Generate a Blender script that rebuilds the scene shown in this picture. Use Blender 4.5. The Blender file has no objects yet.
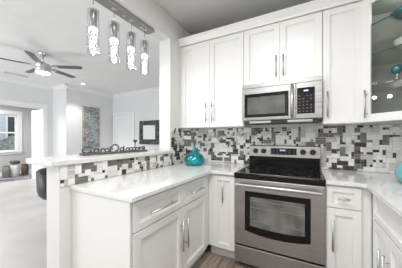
import bpy, bmesh, math, random
from mathutils import Vector, Matrix
PI = math.pi
D = bpy.data
S = bpy.context.scene
COL = S.collection

# ---------------------------------------------------------------- camera
cam_d = D.cameras.new('camera')
cam_d.sensor_width = 36
cam_d.lens = 196.4 / 402 * 36
cam_d.shift_y = 4.1 / 402
cam_d.clip_start = 0.02
cam = D.objects.new('camera', cam_d)
COL.objects.link(cam)
cam.location = (0.618, -2.5345, 1.2538)
cam.rotation_euler = (math.radians(90), 0, math.radians(28.0))
S.camera = cam

# ---------------------------------------------------------------- world, exposure, big lights
w = D.worlds.new('world'); S.world = w; w.use_nodes = True
bg = w.node_tree.nodes['Background']
bg.inputs[0].default_value = (0.91, 0.955, 1.0, 1)
bg.inputs[1].default_value = 1.5
S.view_settings.view_transform = 'Standard'
S.view_settings.look = 'None'
S.view_settings.gamma = 1
S.view_settings.exposure = 0.27
S.view_settings.use_curve_mapping = False
S.cycles.max_bounces = 10
S.cycles.diffuse_bounces = 6
S.cycles.sample_clamp_indirect = 6


def area(name, loc, size, power, rot=(0, 0, 0), col=(1, 1, 1), sizey=None):
    l = D.lights.new(name, 'AREA'); l.energy = power; l.color = col
    l.size = size
    if sizey:
        l.shape = 'RECTANGLE'; l.size_y = sizey
    o = D.objects.new(name, l); COL.objects.link(o)
    o.location = loc; o.rotation_euler = rot
    return o


area('kitchen_ceiling_fill', (0.35, -1.9, 2.74), 0.7, 24, col=(1, 0.985, 0.965))  # added fill light over the kitchen, no fitting behind it
area('dining_ceiling_fill', (0.2, -3.7, 2.74), 1.2, 38, col=(1, 0.985, 0.965))  # unseen fill behind the camera, makes up for the closed rear wall
area('living_ceiling_fill', (-3.6, -2.8, 2.74), 1.6, 25, col=(1, 0.99, 0.97))  # extra soft fill for the living room, added out of view
area('living_upward_fill', (-4.0, -5.1, 1.3), 3.2, 60, rot=(math.radians(112), 0, 0), col=(.97, .985, 1), sizey=1.8)  # added panel tilted up to brighten the living ceiling, no window modelled here
area('far_room_fill', (-7.2, -0.6, 2.36), 1.0, 45, col=(1, 0.99, 0.97))  # added light that lifts the dark far room


def spot(name, loc, power, ang=80, blend=.6):
    l = D.lights.new(name, 'SPOT'); l.energy = power; l.spot_size = math.radians(ang); l.spot_blend = blend
    l.shadow_soft_size = .04; l.color = (1, .95, .88)
    o = D.objects.new(name, l); COL.objects.link(o); o.location = loc
    return o


# ---------------------------------------------------------------- materials
def mat(name, col, rough=.5, metal=0.0, **kw):
    m = D.materials.new(name); m.use_nodes = True
    b = m.node_tree.nodes['Principled BSDF']
    b.inputs['Base Color'].default_value = (*col, 1)
    b.inputs['Roughness'].default_value = rough
    b.inputs['Metallic'].default_value = metal
    for k, v in kw.items():
        k = k.replace('_', ' ')
        b.inputs[k].default_value = v
    return m


def noisy(name, c1, c2, scale=(5, 5, 5), rough=.5, metal=0, detail=4, lo=.35, hi=.65, bump=0, dist=0, **kw):
    m = mat(name, c1, rough, metal, **kw)
    nt = m.node_tree; b = nt.nodes['Principled BSDF']
    tc = nt.nodes.new('ShaderNodeTexCoord'); mp = nt.nodes.new('ShaderNodeMapping')
    mp.inputs['Scale'].default_value = scale
    n = nt.nodes.new('ShaderNodeTexNoise'); n.inputs['Scale'].default_value = 1; n.inputs['Detail'].default_value = detail
    n.inputs['Distortion'].default_value = dist
    r = nt.nodes.new('ShaderNodeValToRGB')
    r.color_ramp.elements[0].position = lo; r.color_ramp.elements[1].position = hi
    r.color_ramp.elements[0].color = (*c1, 1); r.color_ramp.elements[1].color = (*c2, 1)
    nt.links.new(tc.outputs['Object'], mp.inputs[0]); nt.links.new(mp.outputs[0], n.inputs['Vector'])
    nt.links.new(n.outputs[0], r.inputs[0]); nt.links.new(r.outputs[0], b.inputs['Base Color'])
    if bump:
        bp = nt.nodes.new('ShaderNodeBump'); bp.inputs['Strength'].default_value = bump; bp.inputs['Distance'].default_value = .002
        nt.links.new(n.outputs[0], bp.inputs['Height']); nt.links.new(bp.outputs[0], b.inputs['Normal'])
    return m


def emit(name, col, s):
    m = mat(name, col, .4)
    b = m.node_tree.nodes['Principled BSDF']
    b.inputs['Emission Color'].default_value = (*col, 1); b.inputs['Emission Strength'].default_value = s
    return m


M = {}
M['wall_k'] = noisy('kitchen_paint', (.70, .70, .69), (.72, .72, .71), (3, 3, 3), .7)
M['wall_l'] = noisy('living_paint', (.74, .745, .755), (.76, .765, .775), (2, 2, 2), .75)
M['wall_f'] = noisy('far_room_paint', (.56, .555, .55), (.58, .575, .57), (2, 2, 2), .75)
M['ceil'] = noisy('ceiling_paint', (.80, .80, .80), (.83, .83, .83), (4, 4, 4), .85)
M['ceil_k_shade'] = noisy('kitchen_ceiling_shaded', (.56, .56, .555), (.60, .60, .595), (4, 4, 4), .85)  # darker than the living ceiling: the kitchen's shade is put into the colour
M['trim'] = noisy('trim_paint', (.82, .83, .84), (.84, .85, .86), (5, 5, 5), .4)
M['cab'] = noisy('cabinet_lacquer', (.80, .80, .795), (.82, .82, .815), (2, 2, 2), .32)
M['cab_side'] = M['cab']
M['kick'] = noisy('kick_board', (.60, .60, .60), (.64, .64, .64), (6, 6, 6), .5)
M['cab_in'] = noisy('cabinet_interior', (.50, .505, .475), (.54, .545, .515), (3, 3, 3), .5)
M['quartz'] = noisy('white_quartz', (.725, .725, .72), (.765, .765, .76), (9, 9, 9), .09, detail=8, lo=.40, hi=.62, dist=1.5)
M['quartz_bar'] = noisy('white_quartz_bar', (.69, .69, .685), (.74, .74, .735), (9, 9, 9), .2, detail=8, lo=.40, hi=.62, dist=1.5)
M['steel'] = noisy('brushed_steel', (.33, .328, .322), (.43, .427, .42), (1.5, 60, 60), .36, 1, detail=3)
M['steel_d'] = noisy('dark_brushed_steel', (.42, .417, .416), (.475, .472, .47), (1.2, 70, 70), .36, 1, detail=3)
M['nickel'] = mat('brushed_nickel', (.60, .595, .59), .42, 1)
M['chrome'] = mat('chrome', (.75, .75, .76), .12, 1)
M['blackglass'] = mat('black_glass', (.006, .0055, .0055), .05, Specular_IOR_Level=.3)
M['blackplastic'] = mat('black_plastic', (.018, .018, .018), .3)
M['darkmetal'] = mat('dark_metal', (.06, .06, .06), .4, .6)
M['ovenglass'] = noisy('oven_window_glass', (.10, .105, .10), (.21, .215, .21), (8, 8, 8), .10, detail=3)
M['rackwire'] = mat('rack_wire', (.42, .41, .40), .35, .8)
M['mwglass'] = noisy('microwave_window', (.10, .10, .098), (.14, .14, .138), (9, 9, 9), .06)
M['digits'] = emit('blue_digits', (.45, .55, 1.0), .5)
M['button'] = mat('button_print', (.16, .16, .157), .5)
M['burner'] = mat('burner_print', (.06, .06, .06), .3)
M['grout'] = mat('grout', (.62, .61, .595), .8)
M['t_white'] = mat('tile_white', (.82, .82, .81), .15)
M['t_pale'] = noisy('tile_pale_marble', (.62, .612, .60), (.78, .775, .765), (4, 4, 90), .25, detail=3)
M['t_stripe'] = noisy('tile_striped_marble', (.40, .39, .375), (.68, .67, .65), (5, 5, 110), .3, detail=3)
M['t_mid'] = noisy('tile_mid_grey', (.12, .115, .11), (.20, .192, .184), (8, 8, 60), .3)
M['t_dark'] = noisy('tile_charcoal', (.035, .031, .029), (.07, .063, .058), (20, 20, 40), .18)
M['plate'] = mat('switch_plate', (.78, .78, .77), .35)
M['plate_g'] = noisy('grey_plate', (.70, .70, .70), (.84, .84, .84), (60, 60, 60), .4)
M['floor_l'] = noisy('pale_floor_tile', (.43, .42, .40), (.54, .53, .515), (1.4, 1.4, 1), .4, detail=6)
M['teal'] = noisy('teal_glaze', (.004, .26, .30), (.01, .36, .40), (6, 6, 6), .16, .55, Coat_Weight=.6)
M['teal_pale'] = noisy('pale_teal_glaze', (.16, .44, .46), (.24, .52, .54), (5, 5, 5), .25, Coat_Weight=.4)
M['blade'] = noisy('fan_blade_grey', (.07, .07, .07), (.11, .11, .11), (20, 3, 3), .4, .3)
M['lamp_on'] = emit('lit_diffuser', (1, 1, 1), 5)
M['crystal'] = None
M['leather'] = mat('dark_leather', (.03, .034, .036), .35)
M['cushion_g'] = mat('grey_seat', (.19, .20, .20), .5)
M['rattan'] = noisy('rattan', (.05, .035, .025), (.16, .12, .09), (60, 60, 120), .7, bump=.4)
M['rattan_g'] = noisy('grey_rattan', (.12, .12, .10), (.30, .30, .27), (60, 60, 120), .7, bump=.4)
M['fabric_w'] = noisy('white_fabric', (.72, .71, .69), (.80, .79, .77), (50, 50, 50), .9)
M['fabric_d'] = noisy('dark_fabric', (.05, .05, .05), (.20, .20, .20), (30, 30, 30), .9)
M['rugm'] = noisy('plum_rug', (.04, .035, .06), (.42, .40, .44), (3, 5, 5), .95)
M['sinkm'] = mat('sink_steel', (.32, .31, .30), .35, 1)
M['sculpt'] = noisy('pewter', (.05, .048, .045), (.20, .195, .19), (90, 90, 90), .35, .8)
M['signbase'] = noisy('sign_base', (.06, .058, .055), (.14, .135, .13), (40, 40, 40), .5)


def glass(name, col=(1, 1, 1), rough=0.0, ior=1.45, thin=True):
    m = D.materials.new(name); m.use_nodes = True
    nt = m.node_tree; nt.nodes.clear()
    out = nt.nodes.new('ShaderNodeOutputMaterial')
    if thin:     # thin pane: clear transmission plus a fresnel reflection
        mix = nt.nodes.new('ShaderNodeMixShader'); tr = nt.nodes.new('ShaderNodeBsdfTransparent'); gl = nt.nodes.new('ShaderNodeBsdfGlossy')
        tr.inputs[0].default_value = (*col, 1); gl.inputs['Roughness'].default_value = rough
        lw = nt.nodes.new('ShaderNodeLayerWeight'); lw.inputs[0].default_value = .5
        pw = nt.nodes.new('ShaderNodeMath'); pw.operation = 'POWER'; pw.inputs[1].default_value = 4.0
        r0 = ((ior - 1) / (ior + 1)) ** 2
        ma = nt.nodes.new('ShaderNodeMath'); ma.operation = 'MULTIPLY_ADD'; ma.inputs[1].default_value = 1 - r0; ma.inputs[2].default_value = r0
        nt.links.new(lw.outputs['Facing'], pw.inputs[0]); nt.links.new(pw.outputs[0], ma.inputs[0]); nt.links.new(ma.outputs[0], mix.inputs[0])
        nt.links.new(tr.outputs[0], mix.inputs[1]); nt.links.new(gl.outputs[0], mix.inputs[2])
        nt.links.new(mix.outputs[0], out.inputs[0])
    else:
        g = nt.nodes.new('ShaderNodeBsdfGlass'); g.inputs['Roughness'].default_value = rough; g.inputs['IOR'].default_value = ior
        nt.links.new(g.outputs[0], out.inputs[0])
    return m


M['glass'] = glass('clear_glass', (.96, .97, .975), .02, 1.65)
M['glass_door'] = glass('door_glass', (.95, .96, .95), 0, 1.45)
M['glass_shelf'] = glass('shelf_glass', (.95, .97, .96), 0, 1.4)
M['glass_edge'] = mat('shelf_edge', (.05, .07, .065), .2)
cr = noisy('bubbled_crystal', (.12, .13, .14), (1, 1, 1), (60, 60, 60), .2, detail=1, lo=.42, hi=.62, bump=.5)
_nt = cr.node_tree; _b = _nt.nodes['Principled BSDF']
_b.inputs['Emission Strength'].default_value = 1.0
for _l in list(_nt.links):
    if _l.to_socket == _b.inputs['Base Color']:
        _nt.links.new(_l.from_socket, _b.inputs['Emission Color'])
M['crystal'] = cr
M['lamp_ring'] = emit('lit_ring', (1, 1, 1), 6)

# kitchen floor planks
m = mat('wood_planks', (.3, .25, .2), .4); nt = m.node_tree; b = nt.nodes['Principled BSDF']
tc = nt.nodes.new('ShaderNodeTexCoord'); mp = nt.nodes.new('ShaderNodeMapping'); mp.inputs['Rotation'].default_value = (0, 0, PI / 2)
br = nt.nodes.new('ShaderNodeTexBrick'); br.inputs['Scale'].default_value = 1
br.inputs['Brick Width'].default_value = 1.2; br.inputs['Row Height'].default_value = .15; br.inputs['Mortar Size'].default_value = .002
br.inputs['Color1'].default_value = (.23, .185, .15, 1); br.inputs['Color2'].default_value = (.34, .285, .24, 1); br.inputs['Mortar'].default_value = (.08, .06, .05, 1)
mp2 = nt.nodes.new('ShaderNodeMapping'); mp2.inputs['Scale'].default_value = (22, 2.2, 1)
nz = nt.nodes.new('ShaderNodeTexNoise'); nz.inputs['Scale'].default_value = 1.6; nz.inputs['Detail'].default_value = 6
mx = nt.nodes.new('ShaderNodeMix'); mx.data_type = 'RGBA'; mx.blend_type = 'OVERLAY'; mx.inputs[0].default_value = .9
nt.links.new(tc.outputs['Object'], mp.inputs[0]); nt.links.new(mp.outputs[0], br.inputs['Vector'])
nt.links.new(tc.outputs['Object'], mp2.inputs[0]); nt.links.new(mp2.outputs[0], nz.inputs['Vector'])
nt.links.new(br.outputs[0], mx.inputs[6]); nt.links.new(nz.outputs[0], mx.inputs[7]); nt.links.new(mx.outputs[2], b.inputs['Base Color'])
M['floor_k'] = m


# ---------------------------------------------------------------- mesh helpers
class MB:
    def __init__(s):
        s.bm = bmesh.new(); s.mats = []

    def mi(s, m):
        if m not in s.mats: s.mats.append(m)
        return s.mats.index(m)

    def quad(s, pts, m):
        f = s.bm.faces.new([s.bm.verts.new(p) for p in pts]); f.material_index = s.mi(m); return f

    def box(s, x0, x1, y0, y1, z0, z1, m):
        x0, x1 = sorted((x0, x1)); y0, y1 = sorted((y0, y1)); z0, z1 = sorted((z0, z1))
        v = [s.bm.verts.new(p) for p in ((x0, y0, z0), (x1, y0, z0), (x1, y1, z0), (x0, y1, z0), (x0, y0, z1), (x1, y0, z1), (x1, y1, z1), (x0, y1, z1))]
        k = s.mi(m)
        for f in ((3, 2, 1, 0), (4, 5, 6, 7), (0, 1, 5, 4), (1, 2, 6, 5), (2, 3, 7, 6), (3, 0, 4, 7)):
            s.bm.faces.new([v[i] for i in f]).material_index = k
        return s

    def prism(s, pts, a0, a1, axis, m):
        """extrude 2-D polygon pts along axis"""
        def mk(p, a):
            if axis == 'x': return (a, p[0], p[1])
            if axis == 'y': return (p[0], a, p[1])
            return (p[0], p[1], a)
        A = [s.bm.verts.new(mk(p, a0)) for p in pts]; B = [s.bm.verts.new(mk(p, a1)) for p in pts]
        k = s.mi(m); n = len(pts); fs = [s.bm.faces.new(A), s.bm.faces.new(B[::-1])]
        for i in range(n):
            fs.append(s.bm.faces.new((A[i], B[i], B[(i + 1) % n], A[(i + 1) % n])))
        for f in fs: f.material_index = k
        bmesh.ops.recalc_face_normals(s.bm, faces=fs)
        return s

    def tube(s, p0, p1, r, m, n=12, r1=None, caps=True):
        p0 = Vector(p0); p1 = Vector(p1); d = (p1 - p0).normalized()
        u = d.orthogonal().normalized(); v = d.cross(u); r1 = r if r1 is None else r1
        A = []; B = []
        for i in range(n):
            a = 2 * PI * i / n; o = u * math.cos(a) + v * math.sin(a)
            A.append(s.bm.verts.new(p0 + o * r)); B.append(s.bm.verts.new(p1 + o * r1))
        k = s.mi(m)
        for i in range(n):
            f = s.bm.faces.new((A[i], A[(i + 1) % n], B[(i + 1) % n], B[i])); f.material_index = k; f.smooth = True
        if caps:
            s.bm.faces.new(A[::-1]).material_index = k; s.bm.faces.new(B).material_index = k
        return s

    def lathe(s, prof, m, c=(0, 0, 0), n=32, close=False):
        k = s.mi(m); rings = []
        for r, z in prof:
            if r < 1e-6: rings.append([s.bm.verts.new((c[0], c[1], c[2] + z))])
            else: rings.append([s.bm.verts.new((c[0] + r * math.cos(2 * PI * i / n), c[1] + r * math.sin(2 * PI * i / n), c[2] + z)) for i in range(n)])
        if close: rings.append(rings[0])
        fs = []
        for a, b_ in zip(rings, rings[1:]):
            for i in range(n):
                j = (i + 1) % n
                if len(a) == 1 and len(b_) == 1: continue
                if len(a) == 1: vs = (a[0], b_[j], b_[i])
                elif len(b_) == 1: vs = (a[i], a[j], b_[0])
                else: vs = (a[i], a[j], b_[j], b_[i])
                f = s.bm.faces.new(vs); f.material_index = k; f.smooth = True; fs.append(f)
        bmesh.ops.recalc_face_normals(s.bm, faces=fs)
        return s

    def path(s, pts, r, m, n=8, closed=False):
        P = [Vector(p) for p in pts]; rings = []; N = len(P); k = s.mi(m); up = None
        for i, p in enumerate(P):
            a = P[(i - 1) % N] if (closed or i > 0) else p; b_ = P[(i + 1) % N] if (closed or i < N - 1) else p
            d = (b_ - a).normalized()
            if up is None: up = d.orthogonal().normalized()
            up = (up - d * up.dot(d)).normalized(); v = d.cross(up)
            rings.append([s.bm.verts.new(p + (up * math.cos(2 * PI * q / n) + v * math.sin(2 * PI * q / n)) * r) for q in range(n)])
        L = N if closed else N - 1
        for i in range(L):
            a = rings[i]; b_ = rings[(i + 1) % N]
            for q in range(n):
                f = s.bm.faces.new((a[q], a[(q + 1) % n], b_[(q + 1) % n], b_[q])); f.material_index = k; f.smooth = True
        if not closed:
            s.bm.faces.new(rings[0][::-1]).material_index = k; s.bm.faces.new(rings[-1]).material_index = k
        return s

    def build(s, name, parent=None, bevel=0, seg=2):
        me = D.meshes.new(name); s.bm.to_mesh(me); s.bm.free()
        for m in s.mats: me.materials.append(m)
        o = D.objects.new(name, me); COL.objects.link(o)
        if parent: o.parent = parent
        if bevel:
            bv = o.modifiers.new('bevel', 'BEVEL'); bv.width = bevel; bv.segments = seg; bv.limit_method = 'ANGLE'
            bv.harden_normals = False
        return o


def thing(name, label, cat, loc=(0, 0, 0), rz=0, group=None):
    o = D.objects.new(name, None); COL.objects.link(o); o.empty_display_size = .1
    o.location = loc; o.rotation_euler = (0, 0, rz); tag(o, label, cat, group); return o


def tag(o, label, cat, group=None, kind=None):
    o['label'] = label; o['category'] = cat
    if group: o['group'] = group
    if kind: o['kind'] = kind
    return o


def struct(o, label=None):
    o['kind'] = 'structure'
    if label: o['label'] = label
    return o


def sbox(name, x0, x1, y0, y1, z0, z1, m, bevel=0):
    return struct(MB().box(x0, x1, y0, y1, z0, z1, m).build(name, bevel=bevel))


def dup(root, loc, rz=0, label=None):
    r = root.copy(); COL.objects.link(r); r.location = loc; r.rotation_euler = (0, 0, rz)
    if label: r['label'] = label
    for ch in list(root.children):
        c = ch.copy(); COL.objects.link(c); c.parent = r
        for g in ch.children:
            d = g.copy(); COL.objects.link(d); d.parent = c
    return r


# ================================================================= STRUCTURE
XL = -.874      # kitchen face of the pass-through wall
XB = -1.044     # living face
H = 2.78
sbox('floor', XB + .04, 1.68, -4.6, 0, -.05, 0, M['floor_k'])
f = sbox('floor_living', -9.5, XB + .04, -5.2, 2.3, -.05, 0, M['floor_l'])
sbox('ceiling', XL, 1.68, -4.6, 0, H, H + .1, M['ceil_k_shade'])
sbox('ceiling_living', -6.2, XB, -5.2, 2.3, H, H + .1, M['ceil'])
sbox('wall_back', XB, 1.8, 0, .12, 0, H, M['wall_k'])
sbox('wall_right', 1.68, 1.8, -4.6, 0, 0, H, M['wall_k'])
# pass-through wall: pier, header, knee wall
mb = MB()
mb.box(XB, XL, -.55, 0, 0, H + .1, M['wall_k'])
mb.box(XB, XL, -4.6, -.55, 2.5, H + .1, M['wall_k'])
mb.box(XB, XL, -1.80, -.55, 0, 1.062, M['wall_k'])
mb.box(XB - .0, XB + .12, .12, 2.13, 0, H, M['wall_l'])
o = struct(mb.build('wall_left'))
# chased corner behind the counter, below the wall cabinets
mb = MB().prism([(XL, -.235), (XL, 0), (XL + .262, 0)], .914, 1.384, 'z', M['wall_k'])
struct(mb.build('wall_corner'))

# rear kitchen wall behind the camera with a blinded window
mb = MB()
mb.box(-2.3, -1.02, -4.72, -4.6, 0, H, M['wall_k']); mb.box(.07, 1.8, -4.72, -4.6, 0, H, M['wall_k'])
mb.box(-1.02, .07, -4.72, -4.6, 0, .9, M['wall_k']); mb.box(-1.02, .07, -4.72, -4.6, 2.3, H, M['wall_k'])
struct(mb.build('wall_rear'))
wn = thing('window_2', 'white framed window with open blinds behind the viewer', 'window', (-.475, -4.6, 0)); struct(wn)
mb = MB()
for a in ((-.61, -.53, .84, 2.38), (.53, .61, .84, 2.38)): mb.box(a[0], a[1], -.01, .025, a[2], a[3], M['trim'])
mb.box(-.53, .53, -.01, .025, 2.29, 2.38, M['trim']); mb.box(-.53, .53, -.01, .04, .84, .91, M['trim']); mb.box(-.53, .53, -.06, -.02, 1.58, 1.62, M['trim'])
mb.build('window_casing', wn)
MB().box(-.54, .54, -.07, -.066, .9, 2.3, M['glass']).build('glass_pane', wn)
for i in range(26):
    z = .95 + i * .052
    MB().prism([(-.045, z), (-.04, z - .006), (-.012, z + .016), (-.017, z + .022)], -.52, .52, 'x', M['trim']).build('blind_slat', wn)

# living room shell
sbox('wall_art', -5.56, -5.39, .60, 2.13, 0, H, M['wall_l'])
sbox('wall_door', -5.56, XB, 2.13, 2.25, 0, H, M['wall_l'])
sbox('wall_return', -6.22, -5.56, .60, .72, 0, H, M['wall_l'])
mb = MB()
mb.box(-6.22, -6.10, .345, .60, 0, H, M['wall_l'])
mb.box(-6.22, -6.10, -1.6, .345, 2.11, H, M['wall_l'])
mb.box(-6.22, -6.10, -5.2, -1.6, 0, H, M['wall_l'])
struct(mb.build('wall_opening'))
# casing of the wide opening
mb = MB()
mb.box(-6.10, -6.075, .345, .445, 0, 2.21, M['trim']); mb.box(-6.10, -6.075, -1.7, -1.6, 0, 2.21, M['trim'])
mb.box(-6.10, -6.075, -1.6, .345, 2.11, 2.21, M['trim'])
mb.box(-6.22, -6.10, .333, .345, 0, 2.11, M['trim']); mb.box(-6.22, -6.10, -1.6, .333, 2.098, 2.11, M['trim'])
mb.box(-6.10, -6.06, -1.72, .46, 2.21, 2.235, M['trim'])
struct(mb.build('trim_1', bevel=.003))


def crown(name, p0, p1, inward, z=H, h=.10, d=.08, m=None):
    p0 = Vector((*p0, 0)); p1 = Vector((*p1, 0)); n = Vector((*inward, 0)); mb = MB(); m = m or M['trim']; k = mb.mi(m)
    prof = [(0, z - h), (.012, z - h), (.018, z - h + .018), (.05, z - .035), (d - .008, z - .016), (d, z - .012), (d, z), (0, z)]
    A = [mb.bm.verts.new(p0 + n * a + Vector((0, 0, c))) for a, c in prof]; B = [mb.bm.verts.new(p1 + n * a + Vector((0, 0, c))) for a, c in prof]
    N = len(prof); fs = [mb.bm.faces.new(A), mb.bm.faces.new(B[::-1])] + [mb.bm.faces.new((A[i], B[i], B[(i + 1) % N], A[(i + 1) % N])) for i in range(N)]
    bmesh.ops.recalc_face_normals(mb.bm, faces=fs)
    return mb.build(name)


struct(crown('trim_2', (-6.10, -5.2), (-6.10, .60), (1, 0)))
struct(crown('trim_3', (-5.39, .52), (-5.39, 2.13), (1, 0)))
struct(crown('trim_4', (-5.31, 2.13), (XB, 2.13), (0, -1)))
struct(crown('trim_5', (-6.02, .60), (-5.31, .60), (0, -1)))


def base(name, *a): sbox(name, *a, 0, .12, M['trim'], bevel=.004)


base('baseboard_left', -6.10, -6.085, .445, .585)
base('baseboard_art', -5.39, -5.375, .60, 2.115)
base('baseboard_door', -4.30, XB, 2.115, 2.13)
base('baseboard_return', -6.10, -5.375, .585, .60)

# hinged white door swung open into the far room
dr = thing('door_1', 'white panelled door standing open beside the wide cased opening', 'door', (-6.23, .345, 0))
struct(dr)
mb = MB(); mb.box(-.53, 0, -.015, .025, .01, 2.09, M['trim'])
o = mb.build('door_leaf', dr, bevel=.003)
mb = MB()
for z0, z1 in ((.2, .95), (1.12, 1.95)):
    for a in ((-.43, -.415, z0, z1), (-.115, -.10, z0, z1)):
        mb.box(a[0], a[1], -.021, -.015, a[2], a[3], M['trim'])
    mb.box(-.43, -.10, -.021, -.015, z0, z0 + .015, M['trim']); mb.box(-.43, -.10, -.021, -.015, z1 - .015, z1, M['trim'])
mb.build('panel_moulding', dr)
mb = MB(); mb.tube((-.485, -.015, 1.0), (-.485, -.055, 1.0), .011, M['nickel']); mb.tube((-.485, -.055, 1.0), (-.385, -.055, 1.0), .009, M['nickel'])
mb.build('door_handle', dr)

# closed door on the far living wall, with casing
dr = thing('door_2', 'closed white two panel door in the far corner of the living room', 'door', (-4.83, 2.13, 0)); struct(dr)
mb = MB()
mb.box(-.52, -.43, -.03, 0, 0, 2.13, M['trim']); mb.box(.43, .52, -.03, 0, 0, 2.13, M['trim']); mb.box(-.43, .43, -.03, 0, 2.04, 2.13, M['trim'])
mb.build('door_frame', dr, bevel=.004)
mb = MB()
mb.box(-.425, -.31, -.02, 0, .01, 2.035, M['trim']); mb.box(.31, .425, -.02, 0, .01, 2.035, M['trim'])
for a, b_ in ((.01, .22), (.95, 1.08), (1.92, 2.035)): mb.box(-.31, .31, -.02, 0, a, b_, M['trim'])
mb.box(-.31, .31, -.006, 0, .22, 1.92, M['trim'])
o = mb.build('door_leaf', dr, bevel=.003)
mb = MB(); mb.tube((-.37, -.02, 1.0), (-.37, -.06, 1.0), .012, M['nickel']); mb.lathe([(0, 0), (.025, .005), (.028, .018), (.02, .03), (0, .034)], M['nickel'], n=16)
mb.build('door_handle', dr).location = (0, 0, 0)

# far room
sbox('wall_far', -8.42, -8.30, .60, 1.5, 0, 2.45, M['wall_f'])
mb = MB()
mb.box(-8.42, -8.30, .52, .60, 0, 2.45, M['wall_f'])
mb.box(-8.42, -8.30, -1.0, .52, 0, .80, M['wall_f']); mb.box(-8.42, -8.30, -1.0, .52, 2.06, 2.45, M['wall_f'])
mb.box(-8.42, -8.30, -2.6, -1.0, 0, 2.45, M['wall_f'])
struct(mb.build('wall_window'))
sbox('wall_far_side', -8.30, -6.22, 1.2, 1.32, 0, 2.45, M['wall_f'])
sbox('ceiling_far', -8.42, -6.22, -2.6, 1.32, 2.45, 2.5, M['ceil'])
base('baseboard_far', -8.30, -8.285, -2.6, 1.2)
wn = thing('window_1', 'white double hung window in the far room', 'window', (-8.30, 0, 0)); struct(wn)
mb = MB()
mb.box(-.0, .03, .52, .65, .72, 2.19, M['trim']); mb.box(-.0, .03, -1.13, -1.0, .72, 2.19, M['trim'])
mb.box(0, .03, -1.0, .52, 2.06, 2.19, M['trim']); mb.box(0, .05, -1.15, .67, .77, .80, M['trim']); mb.box(0, .025, -1.1, .62, .70, .77, M['trim'])
mb.build('window_casing', wn, bevel=.003)
for k, (c0, c1) in enumerate(((-.24, .52), (-1.0, -.24))):
    mb = MB()
    mb.box(-.08, -.04, c0, c0 + .045, .80, 2.06, M['trim']); mb.box(-.08, -.04, c1 - .045, c1, .80, 2.06, M['trim'])
    for z in (.80, 1.42, 2.02): mb.box(-.08, -.04, c0 + .045, c1 - .045, z, z + .045, M['trim'])
    s_ = mb.build('window_frame', wn)
    MB().box(-.063, -.059, c0 + .045, c1 - .045, .845, 2.02, M['glass']).build('glass_pane', s_)
# what stands outside that window
hedge = noisy('hedge_leaves', (.05, .06, .05), (.30, .34, .30), (14, 14, 14), .9, detail=6, bump=.6)
sid = noisy('house_siding', (.55, .60, .63), (.63, .68, .71), (.5, .5, 9), .8, detail=1)
brown = noisy('shutter_brown', (.10, .08, .07), (.16, .13, .11), (3, 3, 20), .7)
hb = thing('neighbouring_house', 'pale blue grey house seen through the far room window', 'house', (-12.5, 0, 0))
mb = MB(); mb.box(-3, 0, -6, 8, 0, 3.4, sid); mb.build('wall', hb)
mb = MB(); mb.prism([(-3.3, 3.4), (.4, 3.4), (-1.4, 5)], -6.3, 8.3, 'y', brown); mb.build('roof', hb)
for y in (-2.2, 2.0, 4.6):
    fw = MB().box(0, .05, y - .5, y + .5, 1.1, 2.4, M['trim']).build('window', hb)
    MB().box(.05, .06, y - .42, y + .42, 1.18, 2.32, M['blackglass']).build('pane', fw)
hg = MB(); random.seed(5)
for i in range(26):
    y = -4 + i * .36; r = .42 + random.random() * .18
    hg.lathe([(0, -r), (r * .7, -r * .7), (r, 0), (r * .75, r * .65), (0, r * (1 + .2 * random.random()))], hedge, (-11.4 + random.random() * .3, y, r + random.random() * .25), n=10)
tag(hg.build('hedge'), 'dark green hedge outside the far room window', 'hedge', kind='stuff')
sbox('ground', -40, -9.5, -30, 30, -.06, -.01, noisy('lawn', (.10, .12, .07), (.18, .20, .12), (2, 2, 2), .9))

# ================================================================= MOSAIC TILE
TM = .0245


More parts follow.
